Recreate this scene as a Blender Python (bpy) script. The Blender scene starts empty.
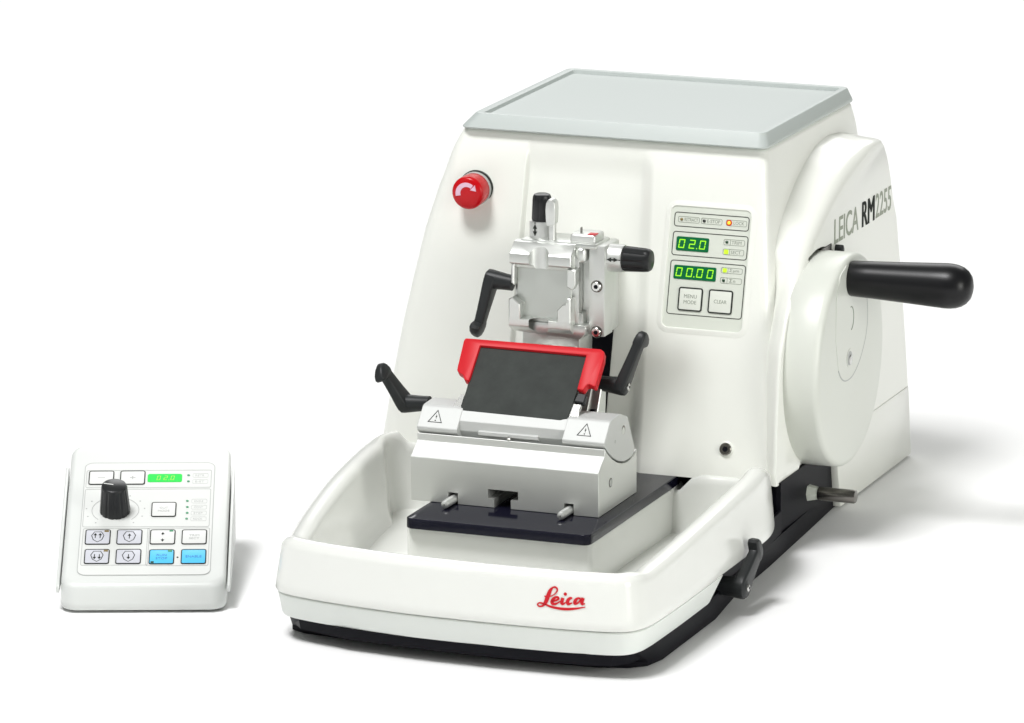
import bpy, bmesh, math
from mathutils import Vector, Matrix
S = 0.001                       # everything below is written in millimetres
scene = bpy.context.scene
COL = scene.collection
V = Vector

# ------------------------------------------------------------------ materials
def mat(name, col, rough=0.4, metal=0.0, coat=0.0, emit=None, estr=0.0, bump=0.0, bscale=800.0,
        mottle=0.0, mscale=40.0, spec=0.5, brushed=None):
    m = bpy.data.materials.new(name); m.use_nodes = True
    nt = m.node_tree; b = nt.nodes['Principled BSDF']
    b.inputs['Base Color'].default_value = (*col, 1)
    b.inputs['Roughness'].default_value = rough
    b.inputs['Metallic'].default_value = metal
    b.inputs['Coat Weight'].default_value = coat
    b.inputs['Coat Roughness'].default_value = 0.15
    b.inputs['Specular IOR Level'].default_value = spec
    if emit:
        b.inputs['Emission Color'].default_value = (*emit, 1)
        b.inputs['Emission Strength'].default_value = estr
    tc = nt.nodes.new('ShaderNodeTexCoord')
    if bump:
        n = nt.nodes.new('ShaderNodeTexNoise'); n.inputs['Scale'].default_value = bscale
        n.inputs['Detail'].default_value = 3
        mp = nt.nodes.new('ShaderNodeMapping')
        if brushed: mp.inputs['Scale'].default_value = brushed
        nt.links.new(tc.outputs['Object'], mp.inputs['Vector'])
        nt.links.new(mp.outputs['Vector'], n.inputs['Vector'])
        bp = nt.nodes.new('ShaderNodeBump'); bp.inputs['Strength'].default_value = bump
        bp.inputs['Distance'].default_value = 0.0003
        nt.links.new(n.outputs['Fac'], bp.inputs['Height'])
        nt.links.new(bp.outputs['Normal'], b.inputs['Normal'])
    if mottle:
        n = nt.nodes.new('ShaderNodeTexNoise'); n.inputs['Scale'].default_value = mscale
        n.inputs['Detail'].default_value = 5; n.inputs['Roughness'].default_value = 0.65
        nt.links.new(tc.outputs['Object'], n.inputs['Vector'])
        r = nt.nodes.new('ShaderNodeValToRGB')
        r.color_ramp.elements[0].position = 0.3; r.color_ramp.elements[1].position = 0.7
        r.color_ramp.elements[0].color = (*[c * (1 - mottle) for c in col], 1)
        r.color_ramp.elements[1].color = (*[min(1, c * (1 + mottle)) for c in col], 1)
        nt.links.new(n.outputs['Fac'], r.inputs['Fac'])
        nt.links.new(r.outputs['Color'], b.inputs['Base Color'])
    return m

M = {}
M['white'] = mat('white_plastic', (0.825, 0.835, 0.785), 0.30, coat=0.25, bump=0.05, bscale=900)
M['tray'] = mat('white_gloss_plastic', (0.80, 0.81, 0.775), 0.22, coat=0.35, bump=0.04, bscale=700)
M['band'] = mat('pale_grey_plastic', (0.76, 0.79, 0.755), 0.38, bump=0.06, bscale=900)
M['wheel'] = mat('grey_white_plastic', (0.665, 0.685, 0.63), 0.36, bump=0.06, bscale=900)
M['lid'] = mat('grey_green_plastic', (0.45, 0.49, 0.475), 0.45, bump=0.10, bscale=1200)
M['panel'] = mat('panel_film', (0.66, 0.69, 0.62), 0.42)
M['remote'] = mat('remote_plastic', (0.70, 0.72, 0.70), 0.35, bump=0.05, bscale=900)
M['film'] = mat('remote_film', (0.71, 0.725, 0.705), 0.35)
M['black'] = mat('black_base', (0.004, 0.004, 0.007), 0.5, spec=0.12, bump=0.08, bscale=1200)
M['navy'] = mat('navy_lacquer', (0.007, 0.007, 0.016), 0.14, spec=0.22)
M['alu'] = mat('satin_aluminium', (0.72, 0.73, 0.71), 0.43, metal=0.80, bump=0.22, bscale=300, brushed=(0.15, 6, 6))
M['alu2'] = mat('cast_aluminium', (0.70, 0.715, 0.69), 0.36, metal=0.86, bump=0.12, bscale=1500)
M['alu3'] = mat('machined_face', (0.52, 0.54, 0.51), 0.36, metal=0.85, bump=0.1, bscale=900)
M['jaw'] = mat('bead_blasted_aluminium', (0.60, 0.61, 0.60), 0.6, metal=0.30, spec=0.25, bump=0.12, bscale=1500)
M['steel'] = mat('polished_steel', (0.62, 0.62, 0.60), 0.18, metal=1.0)
M['dsteel'] = mat('dark_steel', (0.20, 0.19, 0.175), 0.26, metal=1.0)
M['lever'] = mat('black_nylon', (0.018, 0.020, 0.021), 0.42, spec=0.32, bump=0.2, bscale=1800)
M['rubber'] = mat('black_handle', (0.005, 0.005, 0.006), 0.34, spec=0.3, bump=0.1, bscale=1500)
M['knob'] = mat('black_knob', (0.014, 0.015, 0.016), 0.30, spec=0.35)
M['slate'] = mat('blackened_plate', (0.040, 0.045, 0.042), 0.62, spec=0.16, mottle=0.16, mscale=55, bump=0.1, bscale=900)
M['red'] = mat('red_anodised', (0.60, 0.012, 0.020), 0.45, spec=0.25)
M['redp'] = mat('red_gloss', (0.52, 0.001, 0.006), 0.25, spec=0.3)
M['pink'] = mat('pale_print', (0.80, 0.52, 0.66), 0.45)
M['ink'] = mat('dark_print', (0.035, 0.038, 0.035), 0.85, spec=0.06)
M['inkg'] = mat('grey_print', (0.27, 0.295, 0.25), 0.8, spec=0.1)
M['inkt'] = mat('sage_grey_print', (0.33, 0.36, 0.295), 0.6, spec=0.2)
M['inkl'] = mat('light_grey_print', (0.42, 0.43, 0.42), 0.5)
M['inkll'] = mat('pale_grey_print', (0.50, 0.51, 0.50), 0.5)
M['logo'] = mat('red_print', (0.56, 0.002, 0.012), 0.35)
M['key'] = mat('key_film', (0.73, 0.755, 0.69), 0.42)
M['keyw'] = mat('white_key', (0.75, 0.76, 0.745), 0.4)
M['keyl'] = mat('lilac_grey_key', (0.60, 0.61, 0.665), 0.4)
M['keyb'] = mat('sky_blue_key', (0.085, 0.56, 0.90), 0.4)
M['blue'] = mat('blue_print', (0.05, 0.19, 0.55), 0.5)
M['disp'] = mat('display_green', (0.004, 0.085, 0.03), 0.3, spec=0.2, emit=(0.0, 0.13, 0.04), estr=0.4)
M['digit'] = mat('lit_digit', (0.15, 0.4, 0.02), 0.6, spec=0.1, emit=(0.36, 0.92, 0.02), estr=0.8)
M['dispr'] = mat('bright_display_green', (0.01, 0.42, 0.05), 0.4, spec=0.2, emit=(0.01, 0.60, 0.06), estr=0.6)
M['digitr'] = mat('dim_digit', (0.25, 0.5, 0.06), 0.4, emit=(0.35, 0.75, 0.05), estr=0.4)
M['led_y'] = mat('lit_lime_lamp', (0.2, 0.3, 0.02), 0.5, spec=0.2, emit=(0.58, 0.86, 0.03), estr=0.9)
M['led_o'] = mat('lit_orange_lamp', (0.8, 0.25, 0.02), 0.3, emit=(1.0, 0.50, 0.03), estr=1.4)
M['led_r'] = mat('red_lamp_rim', (0.45, 0.04, 0.01), 0.3, emit=(0.5, 0.05, 0.0), estr=0.35)
M['led_g'] = mat('dark_green_lamp', (0.02, 0.06, 0.03), 0.2)
M['led_k'] = mat('dark_lamp', (0.02, 0.02, 0.02), 0.2)
M['led_b'] = mat('amber_lamp_off', (0.22, 0.16, 0.05), 0.3)
M['led_m'] = mat('green_lamp_off', (0.05, 0.30, 0.14), 0.3)
M['foot'] = mat('beige_rubber', (0.42, 0.42, 0.30), 0.6)
M['ground'] = mat('white_paper_sweep', (0.90, 0.90, 0.90), 0.75, spec=0.15, mottle=0.004, mscale=3)

# ------------------------------------------------------------------ helpers
def frame(o, u, v):
    u = V(u).normalized(); v = V(v).normalized(); n = u.cross(v)
    m = Matrix((u, v, n)).transposed().to_4x4(); m.translation = V(o); return m
I4 = Matrix.Identity(4)

class B:
    """collects shapes into one mesh (mm), slots = materials"""
    def __init__(s): s.bm = bmesh.new(); s.mats = []
    def mi(s, m):
        if m not in s.mats: s.mats.append(m)
        return s.mats.index(m)
    def add(s, tmp, m, mtx=I4):
        i = s.mi(m)
        bmesh.ops.recalc_face_normals(tmp, faces=tmp.faces[:])
        for f in tmp.faces: f.material_index = i
        tmp.transform(mtx)
        me = bpy.data.meshes.new('tmp'); tmp.to_mesh(me); tmp.free()
        s.bm.from_mesh(me); bpy.data.meshes.remove(me)
        return s
    def box(s, x0, x1, y0, y1, z0, z1, m, bev=0.0, seg=2, mtx=I4):
        t = bmesh.new(); bmesh.ops.create_cube(t, size=1)
        for v in t.verts:
            v.co = V((x0 + (v.co.x + .5) * (x1 - x0), y0 + (v.co.y + .5) * (y1 - y0), z0 + (v.co.z + .5) * (z1 - z0)))
        if bev: bmesh.ops.bevel(t, geom=t.edges[:], offset=bev, segments=seg, profile=0.5, affect='EDGES', clamp_overlap=True)
        return s.add(t, m, mtx)
    def prism(s, pts, h0, h1, m, mtx=I4, bev=0.0, seg=2, only=None):
        """polygon (u,v) extruded along the frame's normal from h0 to h1"""
        t = bmesh.new()
        lo = [t.verts.new((p[0], p[1], h0)) for p in pts]; hi = [t.verts.new((p[0], p[1], h1)) for p in pts]
        n = len(pts)
        t.faces.new(lo[::-1]); t.faces.new(hi)
        for i in range(n): t.faces.new((lo[i], lo[(i + 1) % n], hi[(i + 1) % n], hi[i]))
        bmesh.ops.recalc_face_normals(t, faces=t.faces[:])
        if bev:
            ed = t.edges[:]
            if only == 'top': ed = [e for e in t.edges if all(abs(v.co.z - h1) < 1e-5 for v in e.verts)]
            bmesh.ops.bevel(t, geom=ed, offset=bev, segments=seg, profile=0.5, affect='EDGES', clamp_overlap=True)
        return s.add(t, m, mtx)
    def lathe(s, prof, m, mtx=I4, n=40, cap=True):
        """prof = [(radius, height)] round the frame's normal"""
        t = bmesh.new(); rings = []
        for r, h in prof:
            rings.append([t.verts.new((r * math.cos(2 * math.pi * k / n), r * math.sin(2 * math.pi * k / n), h)) for k in range(n)])
        for a, b in zip(rings, rings[1:]):
            for k in range(n): t.faces.new((a[k], a[(k + 1) % n], b[(k + 1) % n], b[k]))
        if cap: t.faces.new(rings[0][::-1]); t.faces.new(rings[-1])
        return s.add(t, m, mtx)
    def loft(s, rings, m, mtx=I4, cap=(True, True)):
        t = bmesh.new(); R = [[t.verts.new(p) for p in r] for r in rings]
        n = len(R[0])
        for a, b in zip(R, R[1:]):
            for k in range(n): t.faces.new((a[k], a[(k + 1) % n], b[(k + 1) % n], b[k]))
        if cap[0]: t.faces.new(R[0][::-1])
        if cap[1]: t.faces.new(R[-1])
        return s.add(t, m, mtx)
    def ring(s, u0, v0, u1, v1, r, w, h0, h1, m, mtx):
        """a printed rounded-rectangle outline of line width w"""
        o = rrect(u0, v0, u1, v1, r); i = rrect(u0 + w, v0 + w, u1 - w, v1 - w, max(r - w, 0.05))
        t = bmesh.new()
        A = [t.verts.new((*p, h0)) for p in o]; Bv = [t.verts.new((*p, h1)) for p in o]
        C = [t.verts.new((*p, h1)) for p in i]; D = [t.verts.new((*p, h0)) for p in i]
        n = len(o)
        for P, Q in ((A, Bv), (Bv, C), (C, D), (D, A)):
            for k in range(n): t.faces.new((P[k], P[(k + 1) % n], Q[(k + 1) % n], Q[k]))
        return s.add(t, m, mtx)
    def ribbon(s, pts, w, h0, h1, m, mtx, closed=False):
        """flat stroke along (u,v) points, w a width or a list of widths"""
        n = len(pts); W = w if isinstance(w, (list, tuple)) else [w] * n
        L = []; Rr = []
        for k in range(n):
            a = V(pts[max(k - 1, 0)]) if not closed else V(pts[k - 1]); b = V(pts[min(k + 1, n - 1)]) if not closed else V(pts[(k + 1) % n])
            d = (b - a).normalized(); q = V((-d.y, d.x)) * W[k] / 2; p = V(pts[k])
            L.append(p + q); Rr.append(p - q)
        t = bmesh.new()
        vs = [[t.verts.new((*L[k], h1)), t.verts.new((*Rr[k], h1)), t.verts.new((*Rr[k], h0)), t.verts.new((*L[k], h0))] for k in range(n)]
        for k in range(n if closed else n - 1):
            a = vs[k]; b = vs[(k + 1) % n]
            for j in range(4): t.faces.new((a[j], a[(j + 1) % 4], b[(j + 1) % 4], b[j]))
        if not closed: t.faces.new(vs[0]); t.faces.new(vs[-1][::-1])
        return s.add(t, m, mtx)
    def text(s, body, u0, v0, w, h, m, mtx, h0=0.0, th=0.12, bold=0.0, shear=0.0):
        """lettering fitted to the box (u0,v0,w,h)"""
        c = bpy.data.curves.new('lettering', 'FONT'); c.body = body; c.size = 1; c.offset = bold; c.shear = shear
        c.resolution_u = 4
        o = bpy.data.objects.new('lettering', c); COL.objects.link(o)
        dg = bpy.context.evaluated_depsgraph_get(); me = bpy.data.meshes.new_from_object(o.evaluated_get(dg))
        bpy.data.objects.remove(o); bpy.data.curves.remove(c)
        t = bmesh.new(); t.from_mesh(me); bpy.data.meshes.remove(me)
        x0 = min(v.co.x for v in t.verts); x1 = max(v.co.x for v in t.verts)
        y0 = min(v.co.y for v in t.verts); y1 = max(v.co.y for v in t.verts)
        for v in t.verts:
            v.co = V((u0 + (v.co.x - x0) / (x1 - x0) * w, v0 + (v.co.y - y0) / max(y1 - y0, 1e-6) * h, h0))
        g = bmesh.ops.extrude_face_region(t, geom=t.faces[:])
        for e in g['geom']:
            if isinstance(e, bmesh.types.BMVert): e.co.z += th
        return s.add(t, m, mtx)
    def tube(s, pts, r, m, mtx=I4, n=10):
        pts = [V(p) for p in pts]; rr = r if isinstance(r, (list, tuple)) else [r] * len(pts)
        rings = []
        ref = V((0.31, 0.2, 0.93))
        for k, p in enumerate(pts):
            d = (pts[min(k + 1, len(pts) - 1)] - pts[max(k - 1, 0)]).normalized()
            a = d.cross(ref).normalized(); b = d.cross(a)
            rings.append([p + (a * math.cos(2 * math.pi * j / n) + b * math.sin(2 * math.pi * j / n)) * rr[k] for j in range(n)])
        return s.loft(rings, m, mtx)
    def build(s, name, parent=None, angle=35, label=None):
        me = bpy.data.meshes.new(name)
        origin = ROOT_LOC.get(root_of(parent).name, V((0, 0, 0))) if parent else V((0, 0, 0))
        for v in s.bm.verts: v.co = (v.co - origin) * S
        s.bm.to_mesh(me); s.bm.free()
        for m in s.mats: me.materials.append(M[m])
        for p in me.polygons: p.use_smooth = True
        me.set_sharp_from_angle(angle=math.radians(angle))
        o = bpy.data.objects.new(name, me); COL.objects.link(o)
        if parent: o.parent = parent
        if label: o['label'] = label
        return o

ROOT_LOC = {}
def root_of(o):
    while o.parent: o = o.parent
    return o
def thing(name, label, cat, loc, rotz=0.0, local=False):
    o = bpy.data.objects.new(name, None); COL.objects.link(o)
    o.empty_display_size = 0.05
    o.location = V(loc) * S; o.rotation_euler = (0, 0, rotz); o['label'] = label; o['category'] = cat
    ROOT_LOC[o.name] = V((0, 0, 0)) if local else V(loc)
    return o
def rrect(u0, v0, u1, v1, r, n=5):
    out = []
    for cx, cy, a in ((u1 - r, v0 + r, -90), (u1 - r, v1 - r, 0), (u0 + r, v1 - r, 90), (u0 + r, v0 + r, 180)):
        for k in range(n + 1):
            t = math.radians(a + 90 * k / n); out.append((cx + r * math.cos(t), cy + r * math.sin(t)))
    return out
def spline(pts, per=8, closed=True):
    out = []; n = len(pts)
    for i in range(n if closed else n - 1):
        P = [V(pts[(i + k) % n]) if closed else V(pts[min(max(i + k, 0), n - 1)]) for k in (-1, 0, 1, 2)]
        for j in range(per):
            t = j / per
            out.append(0.5 * ((2 * P[1]) + (P[2] - P[0]) * t + (2 * P[0] - 5 * P[1] + 4 * P[2] - P[3]) * t * t + (3 * P[1] - P[0] - 3 * P[2] + P[3]) * t ** 3))
    if not closed: out.append(V(pts[-1]))
    return out
def normals(pts):
    n = len(pts); out = []
    for i in range(n):
        d = (V(pts[(i + 1) % n]) - V(pts[i - 1])).normalized(); out.append(V((d.y, -d.x)))   # outward for a ccw outline
    return out
def smooth(t):
    t = max(0, min(1, t)); return t * t * (3 - 2 * t)
def lerp_table(tab, z):
    for (z0, a), (z1, b) in zip(tab, tab[1:]):
        if z <= z1: return a + (b - a) * (z - z0) / (z1 - z0)
    return tab[-1][1]
def boolean(o, cutter, ang=35):
    md = o.modifiers.new('cut', 'BOOLEAN'); md.operation = 'DIFFERENCE'; md.solver = 'EXACT'; md.object = cutter; md.use_self = True
    bpy.context.view_layer.update()
    me = bpy.data.meshes.new_from_object(o.evaluated_get(bpy.context.evaluated_depsgraph_get()))
    old = o.data; o.modifiers.clear(); o.data = me; me.name = old.name
    bpy.data.meshes.remove(old); bpy.data.objects.remove(cutter)
    for p in me.polygons: p.use_smooth = True
    me.set_sharp_from_angle(angle=math.radians(ang))
def YF(z): return 368 - (283 - z) * 0.25        # the leaning front of the housing
X_, Y_, Z_ = (1, 0, 0), (0, 1, 0), (0, 0, 1)

# ------------------------------------------------------------------ ground
g = B(); g.box(-9000, 9000, -7000, 11000, -20, 0, 'ground')
go = g.build('ground'); go['kind'] = 'structure'

# =================================================================== MICROTOME
mic = thing('microtome', 'large white laboratory microtome with grey lid, red stop button and side handwheel', 'microtome', (-40, 280, 0))

# ---- housing
def body_ring(z, inset=0.0):
    xl = lerp_table([(40, -223), (60, -222.5), (100, -219), (137, -215), (170, -210), (209, -203.5), (240, -195.5), (267, -186.0), (283, -178.5)], z) - 3.0
    xr = 52.6 + (283 - z) * 0.126
    yf = YF(z) + (max(0, z - 262) / 21) ** 2 * 2.5
    yb = 573 + (283 - z) * 0.55 - max(0, 235 - z) * 0.35
    xl += inset; xr -= inset; yf += inset; yb -= inset
    d = 6.0 * smooth((281 - z) / 26)
    gl = -128.0; gr = -33.5 + (272 - z) * 0.045
    r1, r2 = 13.0 - 6 * smooth((z - 240) / 40), 8.5 - 2 * smooth((z - 255) / 25); rb_ = 20 - 12 * smooth((z - 240) / 35)
    P = []
    for k in range(9):
        a = math.radians(180 + 90 * k / 8); P.append((xl + r1 + r1 * math.cos(a), yf + r1 + r1 * math.sin(a), z))
    for k in range(7):
        t = k / 6; P.append((gl - 1.6 + 3.2 * t, yf + d * smooth(t), z))
    for k in range(1, 6): P.append((gl + 1.4 + (gr - 9 - gl - 1.4) * k / 6, yf + d, z))
    for k in range(11):
        t = k / 10; P.append((gr - 9 + 13 * t, yf + d * (1 - smooth(t)), z))
    for k in range(1, 4): P.append((gr + 4 + (xr - r2 - gr - 4) * k / 4, yf, z))
    for k in range(9):
        a = math.radians(270 + 90 * k / 8); P.append((xr - r2 + r2 * math.cos(a), yf + r2 + r2 * math.sin(a), z))
    for k in range(1, 5): P.append((xr, yf + r2 + (yb - rb_ - yf - r2) * k / 5, z))
    for k in range(7):
        a = math.radians(90 * k / 6); P.append((xr - rb_ + rb_ * math.cos(a), yb - rb_ + rb_ * math.sin(a), z))
    for k in range(7):
        a = math.radians(90 + 90 * k / 6); P.append((xl + rb_ + rb_ * math.cos(a), yb - rb_ + rb_ * math.sin(a), z))
    for k in range(1, 4): P.append((xl, yb - rb_ + (yf + r1 - yb + rb_) * k / 4, z))
    return P
b = B()
zs = [52] + list(range(60, 241, 10)) + [246, 250, 254, 258, 262, 265, 268, 271, 274, 277, 280, 281.5]
rings = [body_ring(z) for z in zs] + [body_ring(282.8, 0.6), body_ring(283.6, 1.8), body_ring(284.2, 4)]
b.loft(rings, 'white')
housing = b.build('housing', mic, 40)

# vertical slot the specimen arm travels in
b = B()
sl = [(-96, 60), (-52.3, 60), (-52.3, 152), (-96, 152)]
fr = frame((0, YF(60) + 6, 60), X_, (0, 0.25, 1))
b.prism([(p[0], (p[1] - 60) * 1.031) for p in sl], -4, 0.8, 'black', fr)
b.build('arm_slot', mic)

# side wing that carries the handwheel
wing_pts = [(306.5, 52), (354, 52), (364, 62), (438, 62), (444, 56), (621, 56), (611, 100), (598, 150), (585, 195), (575.6, 211), (568, 230), (560, 247), (553, 257), (546, 262), (531, 264),
            (511, 264), (481, 259.5), (455, 253), (430, 244.5), (406, 233.5), (384, 221.5), (363, 206), (345, 189), (327, 170), (315, 148), (310, 125), (307.5, 100), (306, 76), (305.5, 60)]
oc = [V(p) for p in wing_pts]
dense = []
for i, p in enumerate(oc):
    q = oc[(i + 1) % len(oc)]
    for k in range(4): dense.append(p + (q - p) * k / 4)
nn = normals(dense)
def wtop(p):                      # the flank sweeps out along the upper front and the top
    w = smooth((p.y - 165) / 60)
    if p.x > 470: w *= 0.25 + 0.75 * smooth((555 - p.x) / 85)
    if p.x > 548: w *= smooth((575 - p.x) / 27) * smooth((p.y - 225) / 30)
    return w
def wlow(p): return smooth((225 - p.y) / 60) * smooth((372 - p.x) / 20)
def wring(x, o1, o2):
    return [(x, p.x + nrm.x * o1 * wtop(p) - o2 * wlow(p), p.y + nrm.y * o1 * wtop(p)) for p, nrm in zip(dense, nn)]
b = B()
prof = [(30, 12, -24), (54, 8, -24), (62, 5, -24), (67, 2.8, -21), (70.5, 1.2, -16), (74, .3, -9), (78, -1.2, -3.4), (81, -3.4, -1), (82.8, -6, -.5), (83.7, -8.6, -.8), (84, -11, -1.5)]
b.loft([wring(*p) for p in prof], 'white')
wing = b.build('handwheel_housing', mic, 50)
sec = [(396 + r * math.cos(math.radians(a)), 127.8 + r * math.sin(math.radians(a))) for r, aa in ((70, range(62, 107, 4)), (80.2, range(106, 61, -4))) for a in aa]
c = B(); c.prism(sec[::-1], 70, 120, 'black', frame((0, 0, 0), Y_, Z_)); cut = c.build('recess')
boolean(wing, cut)
# lower side skirt
b = B()
b.prism([(455, 1.5), (630, 1.5), (620.5, 57), (440, 57)], 78, 84.9, 'white', frame((0, 0, 0), Y_, Z_), 1.2, 2)
b.build('side_skirt', mic)
# type lettering on the wing
b = B(); fr = frame((84, 0, 0), Y_, Z_)
b.text('LEICA', 433.5, 203.4, 57.5, 18.8, 'inkt', fr, 0.05, 0.15, 0.008)
for q in range(4): b.text('RM', 499 + .55 * q, 203.4, 29.2, 18.8, 'ink', fr, 0.05 + .02 * q, 0.15, 0.0)
b.text('2255', 532.5, 203.6, 38, 18.6, 'inkt', fr, 0.05, 0.15, 0.008)
b.build('lettering', mic)
# socket screw low on the right pillar
fr = frame((42.6, YF(74), 74), X_, (0, 0.25, 1))
b = B()
b.lathe([(5.6, -3), (5.6, 0.5), (5.0, 0.9), (4.6, 0.9)], 'white', fr, 32)
b.lathe([(4.5, 0), (4.5, 1.6), (3.9, 2.2), (2.4, 2.2)], 'dsteel', fr, 28)
b.lathe([(2.1, 2), (2.1, 2.35)], 'black', fr, 6)
b.build('socket_screw', mic)

# ---- lid
def rr3(x0, x1, y0, y1, r, z): return [(p[0], p[1], z) for p in rrect(x0, y0, x1, y1, r, 6)]
b = B()
b.loft([rr3(-172, 49, 374, 566, 4, 283.5), rr3(-180.4, 54.0, 364.4, 571.5, 7, 284.2), rr3(-180.8, 54.4, 364.0, 572, 7, 285.2),
        rr3(-179.2, 54.2, 365.2, 570.8, 7, 287.2), rr3(-172.8, 51.8, 369.0, 567.2, 6, 294.0), rr3(-171.8, 51.2, 369.8, 566.5, 5.5, 295.0), rr3(-170.8, 50.4, 370.6, 565.7, 5, 295.2),
        rr3(-167.4, 47.2, 372.6, 562.4, 3.5, 295.2), rr3(-166.4, 46.2, 373.4, 561.4, 3, 294.6), rr3(-165.4, 45.4, 374.2, 560.6, 2.5, 292.4)], 'lid')
b.build('lid', mic, 30)

# ---- emergency stop
fr = frame((-165.9, YF(243), 243), X_, Z_)
n0 = frame((-165.2, 356.5, 242.2), X_, (0, -0.05, 1))
b = B()
b.lathe([(12.3, -4), (12.3, 2.6), (11.8, 3.2), (9, 3.2)], 'inkl', n0, 40)
b.lathe([(12.9, -1.5), (12.9, 0.6), (12.6, 0.9)], 'ink', n0, 40)
collar = b.build('stop_button_collar', mic)
b = B()
b.lathe([(11.2, 2.6), (11.9, 3.6), (12.1, 8), (12.2, 15.5), (11.9, 17.2), (11.0, 18.2), (9.2, 18.8), (4.4, 19.1), (0.6, 19.15)], 'redp', n0, 48)
stop = b.build('emergency_stop_button', mic, 50)
b = B()
arc = [(6.7 * math.cos(math.radians(a)), 6.7 * math.sin(math.radians(a))) for a in range(195, 50, -8)]
b.ribbon(arc, [3.8 - 1.0 * k / len(arc) for k in range(len(arc))], 18.75, 19.25, 'pink', n0)
a = math.radians(46)
ctr = V((math.cos(a), math.sin(a))) * 6.7; tang = V((math.sin(a), -math.cos(a))); rad = V((math.cos(a), math.sin(a)))
b.prism([tuple(ctr + rad * 2.7), tuple(ctr - rad * 2.7), tuple(ctr + tang * 3.8)], 18.6, 19.2, 'pink', n0)
b.build('turn_arrow', stop)

# ---- control panel
PF = frame((0, YF(155.7), 155.7), X_, (0, 0.25, 1))
b = B()
o = rrect(-14.2, -0.5, 46.8, 87.2, 4.5, 6)
def off(pts, d):
    return [tuple(V(p) + q * d) for p, q in zip(pts, normals(pts))]
b.loft([[(*p, -2) for p in off(o, 4.2)], [(*p, 0.15) for p in off(o, 4.0)], [(*p, 0.6) for p in off(o, 2.0)], [(*p, .95) for p in off(o, .7)], [(*p, .9) for p in off(o, .1)], [(*p, 0.1) for p in off(o, -.25)]], 'white', PF, (True, False))
b.prism([tuple(p) for p in o], -1, 0.12, 'panel', PF)
cp = b.build('control_panel', mic, 40)
b = B()
for (u0, v0, u1, v1) in ((-11.4, 72.2, 45.4, 82.7), (-11.4, 51.4, 45.8, 68.8), (-11.4, 9.0, 45.8, 48.1)):
    b.ring(u0, v0, u1, v1, 2.2, 0.55, 0.1, 0.3, 'ink', PF)
for (u0, v0, u1, v1) in ((-8.5, 75.3, 7.8, 79.7), (9.0, 75.3, 25, 79.7), (28, 75.3, 43.6, 79.7), (27.4, 61.4, 43.4, 65.7), (27.3, 54.4, 43.3, 58.8), (27.2, 41.2, 43.5, 45.4), (27.2, 33.9, 43.5, 38.2)):
    b.ring(u0, v0, u1, v1, 1.2, 0.32, 0.1, 0.28, 'inkg', PF)
for txt, u, vv, w in (('RETRACT', -3.6, 76.4, 10.2), ('E-STOP', 13.6, 76.4, 9.8), ('LOCK', 33.6, 76.4, 8), ('TRIM', 33.4, 62.4, 7.4), ('SECT', 33.4, 55.4, 7.4)):
    b.text(txt, u, vv, w, 2.3, 'inkg', PF, 0.12, 0.12)
b.text('Σμm', 33.6, 42.0, 7.2, 2.7, 'inkg', PF, 0.12, 0.12)
b.text('Σn', 34.0, 34.9, 4.6, 2.5, 'inkg', PF, 0.12, 0.12)
for (u, v0, v1) in ((32.3, 61.4, 65.7), (32.3, 54.4, 58.8), (32.3, 41.2, 45.4), (32.3, 33.9, 38.2)):
    b.box(u, u + .3, v0, v1, 0.1, 0.28, 'inkg', mtx=PF)
b.build('printed_legend', cp)
SEG = {'0': 'abcdef', '2': 'abged'}
def digits(bb, s, u0, v0, w, h, m, mtx, z0, z1, t=0.85, gap=1.6):
    n = sum(ch != '.' for ch in s); dw = (w - gap * (n - 1)) / n; x = u0; sl = 0.12
    def P(u, v): return (u + (v - v0) * sl, v)
    for ch in s:
        if ch == '.':
            bb.box(x - gap * 0.75, x - gap * .75 + t, v0 - 0.1, v0 + t, z0, z1, m, mtx=mtx); continue
        a = x; c = x + dw - h * sl; y0, ym, y1 = v0, v0 + h / 2, v0 + h; g_ = .22
        L = {'a': ((a + g_, y1 - t / 2), (c - g_, y1 - t / 2)), 'g': ((a + g_, ym), (c - g_, ym)), 'd': ((a + g_, y0 + t / 2), (c - g_, y0 + t / 2)),
             'f': ((a + t / 2, ym + g_), (a + t / 2, y1 - g_)), 'e': ((a + t / 2, y0 + g_), (a + t / 2, ym - g_)),
             'b': ((c - t / 2, ym + g_), (c - t / 2, y1 - g_)), 'c': ((c - t / 2, y0 + g_), (c - t / 2, ym - g_))}
        for k in SEG[ch]:
            p, q = L[k]; bb.ribbon([P(*p), P(*q)], t, z0, z1, m, mtx)
        x += dw + gap
b = B(); b.prism(rrect(-8.3, 55.0, 16.4, 65.2, 1.2), 0.1, 0.7, 'disp', PF, 0.2, 1, 'top')
digits(b, '02.0', -6.6, 56.9, 21.0, 6.4, 'digit', PF, 0.65, 0.8, 0.72, 2.6)
b.build('display', cp)
b = B(); b.prism(rrect(-8.3, 34.6, 23.8, 44.6, 1.2), 0.1, 0.7, 'disp', PF, 0.2, 1, 'top')
digits(b, '00.00', -6.8, 36.5, 28.8, 6.4, 'digit', PF, 0.65, 0.8, 0.72, 2.6)
b.build('display', cp)
def key(u0, v0, u1, v1, lines, m, inkm, mtx, parent, hw=0.5, z=0.15, rim='ink', lw=0.75, lead=3.4, th=2.6, name='key', extra=None):
    b = B(); b.prism(rrect(u0, v0, u1, v1, 1.8), z - 0.1, z + hw, m, mtx, 0.25, 2, 'top')
    b.ring(u0 - 0.1, v0 - .1, u1 + .1, v1 + .1, 1.9, lw, z, z + hw + 0.12, rim, mtx)
    n = len(lines); cv = (v0 + v1) / 2 + (n - 1) * lead / 2
    for k, (t, w) in enumerate(lines):
        b.text(t, (u0 + u1) / 2 - w / 2, cv - k * lead - th / 2, w, th, inkm, mtx, z + hw, 0.1)
    if extra: extra(b)
    return b.build(name, parent)
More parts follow.
